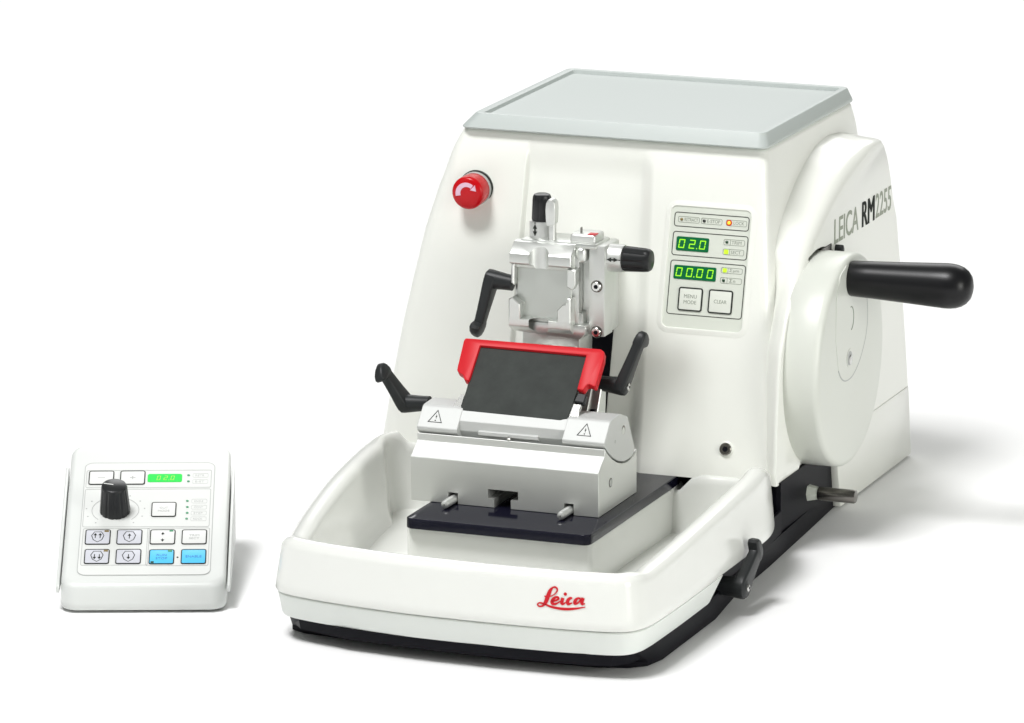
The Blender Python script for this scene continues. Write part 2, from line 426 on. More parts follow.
key(-3.1, 12.2, 15.1, 29.0, [('MENU', 9.6), ('MODE', 9.6)], 'key', 'inkg', PF, cp, lw=1.0, lead=4.2)
key(19.8, 12.0, 37.9, 29.0, [('CLEAR', 9.6)], 'key', 'inkg', PF, cp, lw=1.0)
def lamp(u, v, r, m, mtx, parent, z=0.15, rim=None, square=False, lab=None):
    b = B()
    if square: b.prism(rrect(u - r, v - r, u + r, v + r, .5), z, z + .5, m, mtx)
    else: b.lathe([(r, z), (r, z + .4), (r * .6, z + .75), (0.1, z + .85)], m, mtx, 20)
    return b
def lampat(u, v, r, m, mtx, parent, rim=None, square=False, label=None, z=0.15):
    b = B(); f = mtx @ Matrix.Translation((u, v, 0))
    if rim: b.lathe([(r * 1.75, z), (r * 1.75, z + .25), (r * 1.2, z + .35)], rim, f, 20)
    if square: b.prism(rrect(-r, -r, r, r, .5), z, z + .5, m, f)
    else: b.lathe([(r, z), (r, z + .45), (r * .6, z + .75), (0.1, z + .85)], m, f, 20)
    o = b.build('indicator_lamp', parent)
    if label: o['label'] = label
    return o
lampat(-5.8, 77.5, 1.05, 'led_b', PF, cp, None, False, 'unlit amber indicator lamp')
lampat(11.4, 77.5, 1.15, 'led_k', PF, cp, None, False, 'dark unlit indicator lamp')
lampat(30.2, 77.5, 1.25, 'led_o', PF, cp, 'led_r', False, 'glowing orange indicator lamp')
lampat(29.8, 63.6, 1.1, 'led_g', PF, cp, None, False, 'dark green unlit indicator lamp')
lampat(29.9, 56.6, 1.6, 'led_y', PF, cp, None, True, 'glowing lime square indicator lamp')
lampat(30.1, 43.3, 1.45, 'led_y', PF, cp, None, True, 'glowing lime square indicator lamp')
lampat(29.8, 36.0, 1.1, 'led_g', PF, cp, None, False, 'dark green unlit indicator lamp')

# ---- waste tray in front
tray_ctrl = [(-172, 10), (-168.5, -10), (-158, -23.5), (-138, -31), (-110, -36.5), (-80, -40.5), (-49, -43), (0, -43.5), (40, -42), (66, -39.5), (84, -36.5), (95, -31), (101.5, -20), (104, -4),
             (105, 25), (105.5, 60), (105.5, 100), (105.5, 140), (105.5, 180), (105, 210), (104, 232), (101, 250), (96, 267), (89.5, 284), (81, 299), (69, 310), (52, 315), (10, 316), (-60, 316), (-140, 316), (-180, 316), (-200, 311), (-212, 300),
             (-217, 282), (-217, 255), (-213, 220), (-207, 180), (-200, 140), (-191.5, 95), (-182, 50)]
TO = spline(tray_ctrl, 6); TN = normals(TO)
def zr(p):
    x, y = p
    z = 71.5 - 3.5 * smooth((y + 25) / 30)                 # front rim a little higher
    if x > 0: z += 14.5 * max(0, min(1, (y + 5) / 245)) - 20.0 * smooth((y - 236) / 80)
    else: z += 3.5 * smooth((y - 20) / 150) - 2 * smooth((y - 240) / 60)
    if y > 300 and x < 74:
        k = smooth((y - 303) / 9) * smooth((76 - x) / 14)
        tgt = 55.0 if x > 30 else 60.0
        if -172 < x < 30: tgt = 42.0 + (13 * smooth((x - 8) / 16) if x > 0 else 16 * smooth((-142 - x) / 24))
        z = z * (1 - k) + tgt * k
    return z
def draft(z): return 5.5 * ((z - 34) / 36)
def owt(p): return 1 - 0.5 * smooth((p.y - 245) / 50)
def trayring(o, zf):
    out = []
    for p, n_ in zip(TO, TN):
        q = p - n_ * o * owt(p); out.append((q.x, q.y, zf(zr(p))))
    return out
b = B()
R = [trayring(4, lambda z: 34.4), trayring(0.6, lambda z: 34.4), trayring(0.1, lambda z: 35.2)]
for f in (0.25, 0.5, 0.75, 0.9): R.append(trayring(4.0 * f, lambda z, f=f: 35.2 + (z - 9 - 35.2) * f))
for a in range(0, 181, 15):
    t = math.radians(a); R.append(trayring(4.2 + 8.0 - 8.0 * math.cos(t), lambda z, t=t: z - 8 + 8 * math.sin(t) ** 0.9 if math.sin(t) > 1e-6 else z - 8))
for o_, f in ((20.9, .85), (21.6, .66), (22.4, .45), (23.4, .24), (25.0, .09), (27.4, 0.0)): R.append(trayring(o_, lambda z, f=f: 12.0 + (z - 20.0) * f))
b.loft(R, 'tray', cap=(False, True))
tray = b.build('waste_tray', mic, 60)
# support that carries the plate
b = B(); b.prism(rrect(-132.5, 137.5, 6.2, 330, 4), 10.5, 44.2, 'tray', I4, 1.0, 2, 'top'); b.build('plate_support', mic)
# logo, written along the curved front wall of the tray
def front_y(x, z):
    best = min(range(len(TO)), key=lambda i: abs(TO[i].x - x) + (1000 if TO[i].y > 60 else 0))
    j = best + 1 if (TO[(best + 1) % len(TO)].x - x) * (TO[best].x - x) <= 0 else best - 1
    p, q = TO[best], TO[j % len(TO)]
    t = 0 if abs(q.x - p.x) < 1e-6 else (x - p.x) / (q.x - p.x)
    return p.y + (q.y - p.y) * t + 4.0 * (z - 35.2) / (68 - 9 - 35.2) * 0.84
LOGO = [([(43.1, 56.0), (45.1, 57.4), (46.5, 59.2), (46.6, 61.0), (45.3, 62.0), (43.5, 61.5), (41.8, 59.3), (40.7, 56.0), (39.8, 53.1), (38.7, 50.8), (36.9, 48.9), (34.8, 48.6), (33.7, 49.6), (34.8, 50.8), (37.1, 50.7), (39.8, 49.9), (42.7, 49.0), (47.2, 48.3), (53.4, 48.1), (60.0, 48.9), (66.4, 50.3)],
         [.5, .55, .7, .8, .8, .9, 1.7, 2.0, 2.0, 1.6, .9, .7, .65, .7, .75, .85, .95, 1.15, 1.3, 1.0, .35]),
        ([(38.1, 55.6), (39.4, 55.4), (41.4, 55.6), (43.3, 56.1)], [.5, .6, .6, .5]),
        ([(43.2, 52.6), (46.0, 53.2), (47.8, 54.3), (47.4, 55.5), (45.6, 55.2), (44.0, 53.5), (43.6, 51.8), (44.8, 50.8), (47.0, 51.4), (49.3, 53.1)], [.9, .9, 1.0, 1.0, 1.2, 1.7, 1.7, 1.3, .9, .4]),
        ([(50.9, 55.4), (50.4, 53.3), (50.3, 51.9), (51.3, 51.3), (53.0, 52.6)], [1.6, 1.7, 1.6, 1.1, .4]),
        ([(56.9, 55.0), (56.0, 55.6), (54.7, 54.5), (54.1, 52.8), (54.9, 51.5), (57.4, 52.5)], [1.3, 1.1, 1.6, 1.7, 1.3, .5]),
        ([(62.9, 55.5), (61.3, 55.8), (59.8, 54.8), (59.0, 53.0), (59.6, 52.0), (61.4, 52.9), (63.2, 55.2)], [1.0, 1.0, 1.5, 1.6, 1.2, .9, .8]),
        ([(64.6, 56.3), (63.9, 54.2), (63.9, 52.6), (64.6, 52.1), (66.0, 52.6)], [1.6, 1.7, 1.5, 1.0, .5])]
t = bmesh.new()
for pts, ws in LOGO:
    cp_ = spline([(*p, w) for p, w in zip(pts, ws)], 6, False)
    L = []
    for k, p in enumerate(cp_):
        a = cp_[max(k - 1, 0)]; c_ = cp_[min(k + 1, len(cp_) - 1)]
        d = V((c_.x - a.x, c_.y - a.y)).normalized(); q = V((-d.y, d.x)) * p.z * 1.35 / 2
        row = []
        for s_ in (1, -1):
            x, z = p.x + q.x * s_, p.y + q.y * s_; row.append((x, z))
        L.append([t.verts.new((x, front_y(x, z) - 0.3, z)) for x, z in row] + [t.verts.new((x, front_y(x, z) + 0.5, z)) for x, z in row[::-1]])
    for A, C_ in zip(L, L[1:]):
        for j in range(4): t.faces.new((A[j], A[(j + 1) % 4], C_[(j + 1) % 4], C_[j]))
ring0 = [(52.4 + 1.15 * math.cos(a * .5236), 58.0 + 1.15 * math.sin(a * .5236)) for a in range(12)]
t.faces.new([t.verts.new((x, front_y(x, z) - 0.3, z)) for x, z in ring0])
b = B(); b.add(t, 'logo'); b.build('logo', tray)

# ---- lower band and black base
BI = [i for i, p in enumerate(TO)]
def clipring(o, z, ymax, dx=0.0):
    out = []
    for p, n_ in zip(TO, TN):
        q = p - n_ * o; out.append((q.x, min(q.y, ymax), z))
    return out
iR = max(i for i in range(len(TO) // 2) if TO[i].x > 0 and TO[i].y < 140)
iL = min(i for i in range(len(TO) // 2, len(TO)) if TO[i].x < 0 and TO[i].y < 140)
path = list(range(iL, len(TO))) + list(range(0, iR + 1))
bp_ = [(12, 17.0), (6.5, 17.0), (5.2, 17.2), (4.4, 18.4), (2.2, 30), (1.6, 32.6), (2.2, 33.3), (4.5, 33.4), (12, 33.4)]
b = B()
b.loft([[((TO[i] - TN[i] * o).x, min((TO[i] - TN[i] * o).y, 111 + (z - 17) * 1.35), z) for o, z in bp_] for i in path], 'band')
b.build('lower_band', mic, 40)
def off3(pts, d_, z): return [(p[0] - q.x * d_, p[1] - q.y * d_, z) for p, q in zip(pts, normals(pts))]
b = B()
bot = [(-168, 34), (-163, 6), (-152, 0), (-110, -4), (-65, -7.5), (-5, -11), (65, -7.5), (85, -1), (94, 8), (98, 26), (98.2, 134), (91, 199), (88.5, 278), (83, 383), (79, 455), (78, 560), (-190, 560), (-210, 290), (-193, 120)]
top = [(-168, 34), (-161, -6), (-150, -20), (-110, -33), (-65, -37), (-5, -39), (65, -35), (84, -30), (95, -17), (99.5, 8), (99.5, 110), (92, 199), (89, 278), (84, 383), (79, 455), (78, 560), (-190, 560), (-210, 290), (-193, 120)]
b.loft([[(x, y, 0.6) for x, y in bot], [(x, y, 4) for x, y in bot], [(x, y, 17.1) for x, y in top], off3(top, 3, 17.0), off3(top, 5, 8)], 'black')
b.prism([(85, 128), (94.5, 128), (91.5, 200), (89, 278), (87, 310), (85, 310)], 14, 34, 'black')
b.prism([(60, 327), (82, 312), (85.6, 312), (84, 383), (79, 455), (78, 560), (-150, 560), (-150, 340), (60, 340)], 14, 53.5, 'black')
b.box(60, 79.5, 346, 450, 50, 64.5, 'black')
b.build('base', mic, 30)
b = B(); b.lathe([(9, 0), (10, 2), (10, 14)], 'foot', frame((66, 425, 0), X_, Y_), 24); b.build('foot', mic)

# ---- knife-holder base plate
b = B(); b.prism(rrect(-131, 130.5, 7, 322, 6), 44.4, 52, 'navy', I4, 1.6, 3); b.build('base_plate', mic)

# ---- knife holder
KX0, KX1 = -145, -3.7
KF = frame((0, 0, 0), Y_, Z_)                  # (u=y, v=z) extruded along x
b = B()
arcp = [(250, 80.5), (243, 79.0), (235, 78.8), (226, 80.2), (216, 83.2), (206, 87.8), (198, 92.6), (191, 98.3)]
b.prism([(178.3, 52.15), (256, 52.15), (256, 84)] + arcp + [(189.9, 98.6), (189.9, 93.2), (177.4, 84.2)], KX0, KX1, 'alu', KF, 0.35, 1)
kh = b.build('knife_holder', mic, 25)
c = B()
c.prism([(-85.5, 40), (-69, 40), (-69, 58.6), (-63.5, 58.6), (-63.5, 66.5), (-86.8, 66.5), (-86.8, 59.5), (-85.5, 59.5)][:0] or
        [(-82, 45), (-69.5, 45), (-69.5, 58.8), (-64, 58.8), (-64, 65.5), (-86.5, 65.5), (-86.5, 58.8), (-82, 58.8)], -300, -150, 'black', frame((0, 0, 0), X_, Z_))
boolean(kh, c.build('cutter'), 9)
for x0 in (-113, -26):
    c = B(); c.box(x0 - 3.6, x0 + 3.6, 170, 200, 48, 60.5, 'black'); boolean(kh, c.build('cutter'), 9)
for x0 in (-113, -26):
    b = B()
    b.lathe([(1.2, 0), (2.6, .8), (3.0, 2.4), (3.0, 30)], 'alu', frame((x0, 161, 55.6), Z_, X_), 20)
    b.lathe([(0.5, -.1), (.5, 1)], 'ink', frame((x0, 161, 55.6), Z_, X_), 8)
    b.build('guide_pin', kh)
b = B()
b.lathe([(3.4, -3), (3.4, 0.15)], 'dsteel', frame((KX1, 202, 72), Y_, Z_), 24)
b.lathe([(2.6, 0), (2.6, 0.3)], 'inkl', frame((KX1, 202, 72), Y_, Z_), 24)
b.build('set_screw', kh)
# upper tilting jaw: two end blocks with warning triangles and a lower middle
up_prof = [(189.6, 100.6), (189.4, 103.2), (200.8, 115.6), (203, 116.6), (216.7, 117.2), (222, 117), (237, 111.6), (252, 85.2)]
arcu = [(247, 81.3), (238, 80.3), (229, 81), (219, 83.6), (208, 88.4), (199, 93.8)]
b = B()
b.prism(up_prof + arcu, KX0, -114.5, 'jaw', KF, 0.4, 1)
b.prism(up_prof + arcu, -35.5, KX1, 'jaw', KF, 0.4, 1)
b.prism([(195.0, 101.6), (195.0, 108.6), (200.9, 115.0), (203, 116.0), (216.7, 116.6), (222, 116.4), (237, 111.2), (251, 85.5)] + [(246, 81.6), (229, 81.4), (210, 88), (201, 93.8)], -115, -35, 'jaw', KF, 0.25, 1)
b.prism([(193.2, 100.0), (193.2, 102.6), (195.6, 103.2), (202, 96)], -100, -55, 'jaw', KF, 0.2, 1)
jaw = b.build('clamping_jaw', kh, 9)
for x0 in (-132.5, -20.2):
    b = B()
    fr = frame((x0, 195.2, 109.5), X_, (0, 11.4, 12.4))
    T = [(-5.0, -4.0), (5.0, -4.0), (0, 5.6)]
    b.ribbon(T, 0.95, 0.02, 0.22, 'ink', fr, True)
    b.prism([(-.2, 2.4), (.75, .4), (.2, .1), (.5, -1.6), (-.55, .6), (-.1, .8)], 0.02, 0.2, 'ink', fr)
    b.lathe([(.5, .02), (.5, .2)], 'ink', fr @ Matrix.Translation((0, -2.6, 0)), 10)
    b.build('warning_triangle', jaw)
b = B()
b.lathe([(3.4, 0), (3.4, 0.3)], 'dsteel', frame((KX1 - .1, 228, 104), Y_, Z_), 24)
b.lathe([(2.7, .1), (2.7, .5)], 'alu', frame((KX1 - .1, 227, 103.6), Y_, Z_), 24)
b.lathe([(1.3, 0), (1.3, 0.3)], 'inkl', frame((KX1 - .1, 211, 99.5), Y_, Z_), 16)
b.build('pivot_screw', jaw)
b = B(); b.lathe([(1.5, -2), (1.5, 1.0), (1.1, 1.5), (.3, 1.6)], 'steel', frame((-76, 191.3, 99.4), X_, (0, 1, .8)), 16); b.build('centre_pin', kh)
b = B(); b.prism([(232, 104), (256, 104), (268, 138), (262, 142), (252, 136)], -128, -34, 'alu2', KF, 0.8, 1); b.prism([(238, 108), (256, 106), (258, 128), (250, 132)], -36, -27.5, 'alu2', KF, 0.6, 1)
b.box(-32.6, -29.4, 238.2, 246, 110.5, 114, 'black'); b.build('pressure_plate', kh)
b = B(); b.box(-22, -18, 250, 262, 128, 134, 'steel', 1); b.build('lever_shaft', kh)

# knife guard: red frame and dark plate, leaning back
av = V((0, 38, 36)).normalized()
GF = frame((7.3, 201, 116.9), X_, tuple(av))
red = [(-135.1, 57.6), (-33.4, 58.0), (-30.4, 56.0), (-29.2, 49.7), (-28.9, 27.2), (-30.2, 26.4), (-34.2, 27.9), (-35.8, 27.2), (-36.8, 23.6), (-37.8, 22.6), (-41.8, 23.0), (-42.7, 52.0), (-123.4, 52.4),
       (-123.2, 25.9), (-123.4, 22.4), (-124.6, 21.8), (-127.3, 23.0), (-128.9, 26.4), (-133.2, 28.6), (-134.6, 30), (-135.0, 33), (-136.6, 55.1), (-136.2, 57)]
b = B(); b.prism(red, -5.0, 1.2, 'red', GF, 0.7, 2); kg = b.build('knife_guard', kh, 30)
b = B(); b.prism([(-124.3, 53), (-42.2, 53), (-42.6, 10.6), (-43.4, -0.9), (-48.1, -2.6), (-121.5, -1.8), (-123.9, 0.9)], -3.4, -1.2, 'slate', GF, 0.25, 1)
b.build('guard_plate', kg)
b = B(); b.prism([(-44.2, -1), (-36.4, -.4), (-36.6, 13), (-43.0, 12.8)], -5, -2.4, 'steel', GF, .4, 1); b.build('guard_clip', kg)
b = B(); b.prism([(-42.5, 14), (-34.6, 13.4), (-34.6, 20.8), (-41.2, 21.4)], -6, -1.0, 'lever', GF, .7, 1); b.build('clip_pad', kg)
b = B(); b.prism([(-131.5, 0.4), (-124.4, 0.2), (-124.3, 12), (-127.5, 12.8)], -5, -2.6, 'steel', GF, .4, 1); b.build('guard_clip', kg)

# clamping levers
def lever(name, parent, p0, p1, tip, r=6.4, lobe=1, side=None, screw=None):
    """hub from p0 to p1, arm from the hub's outer end to tip"""
    p0, p1, tip = V(p0), V(p1), V(tip); ax = (p1 - p0).normalized(); L = (p1 - p0).length
    any_ = V((0, 0, 1)); u = any_.cross(ax).normalized(); v = ax.cross(u)
    b = B(); f = frame(p0, u, v)
    b.lathe([(r * .80, 0), (r * .84, L * .25), (r * .95, L * .6), (r * 1.02, L - 4), (r * 1.0, L - 1.5), (r * .75, L), (0.4, L + .4)], 'lever', f, 28)
    a0 = p1 - ax * 4.2
    d = (tip - a0); LA = d.length; d.normalize()
    w = ax - d * ax.dot(d); w.normalize(); s = d.cross(w)
    if side: s = s * side
    rings = []
    for t, hw, ht, sh in ((-.08, .9, 4.0, 0), (.0, 1.05, 4.2, 0), (.12, 1.02, 4.1, 0), (.30, .88, 3.9, 0), (.55, .77, 3.6, 0), (.70, .72, 3.5, 0), (.735, .73, 3.5, 0.02), (.77, 1.12, 3.8, .38), (.82, 1.2, 3.8, .44), (.90, 1.02, 3.5, .34), (.965, .66, 2.9, .14), (1.0, .28, 1.8, .04)):
        c = a0 + d * LA * t + s * sh * r * 1.0
        ring = []
        for q in rrect(-hw * r, -ht, hw * r, ht, min(1.7, ht * .6, hw * r * .6), 3):
            ring.append(c + s * q[0] + w * q[1])
        rings.append(ring)
    b.loft(rings, 'lever')
    if screw:
        q = frame(p1 + ax * 0.1, u, v)
        b.lathe([(2.7, -1), (2.7, .9), (2.0, 1.5), (1.0, 1.5)], 'steel', q, 20); b.lathe([(1.1, 1.2), (1.1, 1.6)], 'black', q, 6)
    return b.build(name, parent, 45)
lever('clamping_lever', kh, (-146, 217, 113.5), (-169, 217, 111.5), (-179, 203, 142), 6.6, side=1)
b = B(); b.lathe([(3, 0), (3, 6)], 'steel', frame((-149, 217, 113.5), Y_, Z_), 16); b.build('lever_stud', kh)
lever('clamping_lever', kh, (-31, 252, 130.5), (-9.5, 252, 129.5), (-1.0, 262, 168), 6.6, side=1, screw=True)

# ---- specimen clamp
SX = frame((0, 258, 0), X_, Z_)           # normal points to the front (-y): height h -> y = 258 - h
b = B()
# middle plate, recessed face, rear bracket
b.prism([(-99, 163), (-55.5, 163), (-52, 167), (-52, 214), (-57, 221), (-95, 221), (-100.5, 214), (-100.5, 168)], -18, -9.4, 'alu2', SX, 1.2, 2)
b.prism([(-98.6, 165), (-57.2, 165), (-57.2, 216), (-98.6, 216)], -12, -8.2, 'alu3', SX, .4, 1)
b.prism([(-96.8, 160), (-50, 157.5), (-46, 162), (-46, 168), (-100.5, 168), (-102, 165)], -22, -6, 'alu2', SX, 1.0, 2)
b.box(-98, -34.8, 277, 305, 159.5, 224.5, 'alu2', 2.0, 2)
b.box(-46.4, -34.6, 272.5, 290, 159, 224.8, 'alu', 0.8, 2)
b.box(-56, -47.8, 268, 280, 212, 223.5, 'alu2', 3.0, 3)
b.box(-55, -49.5, 268, 280, 158.5, 176, 'alu2', 1.6, 2)
b.box(-98, -40, 270, 300, 222, 226.5, 'alu2', 1.8, 2)
b.box(-112, -104, 278, 318, 120, 150, 'alu2', 1) if False else None
sc = b.build('specimen_clamp', mic, 30)
# upper and lower jaw bars round the cassette recess, with a vertical half-round groove through both
CF = frame((0, 258, 0), Y_, Z_)
b = B()
b.prism([(0, 211.0), (0, 217.4), (.6, 218.4), (9.5, 225.0), (16, 225.6), (18, 224), (18, 207), (5.2, 207), (4.6, 209.4), (1.0, 210.4)], -101.4, -55.0, 'alu2', CF, 0.35, 1)
upj = b.build('clamp_jaw', sc, 25)
b = B()
b.prism([(0, 170.6), (0, 165.6), (.6, 164.8), (7.5, 160.2), (16, 158.6), (18, 170), (6, 171)], -102.0, -55.0, 'alu2', CF, 0.5, 2)
loj = b.build('clamp_jaw', sc, 25); b = B()
def padprism(pts, h1, m='alu2', bev=0.7): b.prism(pts, -12, h1, m, SX, bev, 1, 'top')
padprism([(-102.0, 168.0), (-102.0, 184.6), (-99.5, 186), (-93.6, 181.4), (-93.2, 170.0), (-95, 167)], -0.05); b.build('jaw_step', sc, 25); b = B()
padprism([(-55.1, 168), (-55.1, 188.2), (-57.4, 188.2), (-58.3, 184.2), (-61.6, 183.0), (-65.2, 179.0), (-65.2, 170), (-62, 168)], -0.05)
pads = b.build('jaw_step', sc, 25)
for jj, z0, z1 in ((upj, 200, 232), (loj, 150, 176)):
    c = B(); c.lathe([(7.6, z0), (7.6, z1)], 'alu2', frame((-79.2, 257.0, 0), X_, Y_), 40); boolean(jj, c.build('cutter'), 20)
b = B()
padprism([(-58.6, 196.4), (-54.2, 194.0), (-52.0, 198.5), (-52.0, 209.0), (-58.4, 209.0)], -1.5)
b.build('side_stop', sc, 30)
b = B(); padprism([(-101, 196), (-98.6, 194.5), (-98.4, 210), (-100.8, 210)], -2.0); b.build('side_stop', sc, 30)
for zz in (195.6, 162.4):
    b = B(); f = frame((-40.4, 272.4, zz), X_, Z_)
    b.lathe([(4.4, -2), (4.4, .3), (3.9, 0.6)], 'dsteel', f, 24); b.lathe([(3.5, 0), (3.5, 1.6), (3.0, 2.1), (1.8, 2.1)], 'steel', f, 24); b.lathe([(1.7, 1.9), (1.7, 2.2)], 'black', f, 6)
    b.build('socket_screw', sc)
b = B(); b.lathe([(2.6, -2), (2.6, .3)], 'ink', frame((-49.4, 274, 164.5), Y_, Z_), 16); b.lathe([(1.7, -2), (1.7, .5)], 'steel', frame((-49.4, 274, 164.5), Y_, Z_), 16); b.build('hinge_pin', sc)
# arm that carries the clamp into the housing
b = B(); b.box(-90, -52, 305, 352, 166, 214, 'alu2', 2, 2); b.box(-118, -92, 300, 342, 140, 175, 'alu2', 2, 2) if False else None
b.lathe([(14, 0), (14, 46)], 'alu2', frame((-72, 350, 190), X_, Z_), 32); b.build('specimen_arm', mic)
b = B(); b.box(-104, -60, 290, 318, 138, 161, 'alu2', 1.5, 2); b.build('arm_bracket', sc)
# dials
def dial(parent, p, ax, upv, h0, h1, rh, rk, hk, arrow_n):
    ax = V(ax); f = frame(p, V(upv).cross(ax), upv); b = B()
    b.lathe([(rh * 1.0, h0), (rh, h1 - 1), (rh * .96, h1)], 'alu', f, 40)
    hs = b.build('dial_housing', parent, 30)
    b = B(); n = 40; rings = []
    for t, k in ((0, .93), (.06, 1.0), (.75, .93), (.9, .88), (.97, .78), (1, .6)):
        rings.append([((rk * k * (1 - (.07 if (j % 5) == 0 and t < .93 else 0))) * math.cos(2 * math.pi * j / n), (rk * k * (1 - (.07 if (j % 5) == 0 and t < .93 else 0))) * math.sin(2 * math.pi * j / n), h1 + hk * t) for j in range(n)])
    b.loft(rings, 'knob', f); b.build('dial_knob', parent, 28)
    return f
dial(sc, (-86.0, 283, 0), (0, 0, 1), (0, 1, 0), 220, 238.0, 8.9, 7.4, 19.5, None)
dial(sc, (0, 285, 214.5), (1, 0, 0), (0, 0, 1), -40, -24.0, 10.0, 9.2, 20.5, None)
b = B()
b = B(); fr = frame((-88.0, 274.2, 232.5), X_, Z_)
def dblarrow(fr, s=1.0):
    b.prism([(-2.0 * s, 1.2 * s), (2.0 * s, 1.2 * s), (0, 5.4 * s)], 0, .35, 'ink', fr); b.prism([(-2.0 * s, -1.2 * s), (0, -5.4 * s), (2.0 * s, -1.2 * s)], 0, .35, 'ink', fr)
    b.prism([(-.7 * s, 1.3 * s), (-.7 * s, -1.3 * s), (.7 * s, -1.3 * s), (.7 * s, 1.3 * s)], 0.02, .3, 'ink', fr)
dblarrow(fr, .8); b.box(-.3, .3, 4.6, 5.8, 0, .3, 'ink', mtx=fr); b.build('direction_arrow', sc)
b = B(); fr = frame((-29.6, 274.9, 215.2), Z_, (-1, 0, 0)); dblarrow(fr, .8); b.box(-.3, .3, -6, -4.4, 0, .3, 'ink', mtx=fr)
b.build('direction_arrow', sc)
# clamping paddle
b = B(); pf = frame((-74.5, 277, 3.5), X_, Z_)
b.prism([(-2.3, 220), (1.9, 220), (1.9, 236), (-2.3, 236)], 0, 5.0, 'alu', pf, .5, 1)
b.prism([(-4.0, 233.5), (-.5, 233), (2.8, 235), (3.2, 246), (2.6, 250.5), (.5, 253), (-2.2, 252.8), (-4.0, 250), (-4.6, 245)], -1.5, 6.5, 'alu', pf, 1.0, 3)
b.build('clamp_paddle', sc, 35)
b = B(); b.box(-61, -41.5, 272, 292, 225.5, 232.5, 'alu', 2.2, 3); b.box(-47.5, -41.6, 270.9+2, 279, 232.3, 232.9, 'logo'); b.box(-54.3, -53.7, 276, 279, 232, 236.5, 'dsteel'); b.build('level_cover', sc)
lever('clamping_lever', sc, (-101.5, 266, 194.5), (-122, 266, 196.5), (-128.5, 263, 154), 7.0, side=-1)

# ---- handwheel
WY, WZ = 396, 127.8
WF = frame((0, WY, WZ), Y_, Z_)
b = B()
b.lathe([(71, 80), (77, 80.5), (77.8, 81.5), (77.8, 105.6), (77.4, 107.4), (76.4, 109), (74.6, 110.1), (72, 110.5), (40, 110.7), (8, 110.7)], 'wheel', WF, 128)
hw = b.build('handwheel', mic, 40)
b = B()
cr = spline([(363.9, 126.6), (370.2, 120.1), (380.7, 115.6), (396.2, 115.9), (411.0, 122.3), (422.5, 132.5), (429.2, 143.0), (431.0, 155.3), (428.0, 169.3), (420, 184), (410, 194)], 5, False)
b.ribbon([(p.x, p.y) for p in cr], 0.8, 110.6, 111.05, 'inkl', frame((0, 0, 0), Y_, Z_))
b.prism([(p.x, p.y) for p in cr] + [(380, 201), (366, 196), (357, 180), (357, 150)], 110.2, 110.95, 'wheel', frame((0, 0, 0), Y_, Z_))
b.build('crank_arm', hw)
hf = frame((0, 389.4, 130.7), Y_, Z_)
b = B(); b.lathe([(6.8, 110.7), (6.8, 111.25), (5.6, 111.25), (5.2, 111.05)], 'wheel', hf, 32)
b.lathe([(5.3, 111), (5.3, 111.2)], 'inkl', hf, 32); b.lathe([(3.6, 111), (3.6, 111.6), (2.6, 112)], 'steel', hf @ Matrix.Translation((1, -1.2, 0)), 24); b.build('crank_screw', hw)
hf = frame((0, 391.5, 159.6), Y_, Z_)
b = B(); arc = [(6.2 * math.cos(math.radians(a)), 8.6 * math.sin(math.radians(a))) for a in range(-80, 81, 16)]
b.ribbon(arc, .7, 110.9, 111.2, 'inkg', hf); b.ribbon([(-1, 8.6), (1.2, 8.6)], .7, 110.9, 111.2, 'inkg', hf); b.build('crank_catch', hw)
HF = frame((0, 391.5, 189.2), Y_, Z_)
b = B(); b.lathe([(11.0, 110.5), (12.4, 110.8), (12.9, 112), (13.4, 125), (14.6, 150), (15.8, 172), (16.3, 182), (16.2, 186), (15.6, 190), (14.2, 194), (12, 197.2), (9, 199.6), (5, 201), (.8, 201.4)], 'rubber', HF, 48)
b.build('crank_handle', hw, 50)
# lock pin on top of the wheel housing; black box paints the gap's shade
b = B(); b.prism([(-3, -4), (3, -4), (3.4, 3), (1.5, 6), (-1.2, 6), (-2.6, 3.6)], 76, 90, 'lever', frame((0, 437, 197), Y_, Z_), 1, 2)
b.box(70.2, 78, 377, 432, 190, 204.5, 'black', .5, 1); b.box(78, 84.4, 404, 427, 199, 206.2, 'dsteel', .5, 1); b.build('lock_catch_and_gap_shade', mic)
# brake rod below the wheel
b = B(); RF = frame((0, 380, 30.5), Y_, Z_)
b.lathe([(4.9, 92), (5.0, 94), (5.0, 119), (4.5, 120), (3.8, 120.2)], 'dsteel', RF, 28)
b.lathe([(6.6, 76), (6.4, 84), (4.6, 92)], 'panel', RF, 6)
b.lathe([(8.2, 70), (8.2, 79), (7.4, 80)], 'lever', RF, 28); b.build('brake_rod', mic)
# locking lever at the lower right of the tray
lever('base_locking_lever', mic, (92, 152, 20), (115, 152, 20), (112, 186, 42), 8.0, side=-1, screw=True)

# =================================================================== REMOTE
rem = thing('remote_control_unit', 'small white desktop control unit with black knob and two sky blue keys', 'control unit', (-276.3, 9.2, 0), 0.386, local=True)
TT = 0.335; H0 = 20.0; tn = math.tan(TT)
def rs(x0, x1, y0, y1, r, zf):
    return [(p[0], p[1], zf(p[1])) for p in rrect(x0, y0, x1, y1, r, 7)]
b = B()
top_z = lambda y: H0 + y * tn
hx = 57.3
Rr = [rs(-hx + 1.5, hx - 1.5, 0.5, 169, 11, lambda y: 2.0), rs(-hx, hx, -.8, 171, 12, lambda y: 4.0)]
for f in (.3, .6, .85): Rr.append(rs(-hx + .4 * f, hx - .4 * f, -.8 + .8 * f, 171 - f, 12, lambda y, f=f: 4 + (top_z(y) - 4 - 4) * f))
for a in range(0, 91, 15):
    t = math.radians(a); o = 4 * (1 - math.cos(t)); Rr.append(rs(-hx + .4 + o, hx - .4 - o, .2 + o, 170 - o, 12 - o * .6, lambda y, t=t: top_z(y) - 4 + 4 * math.sin(t)))
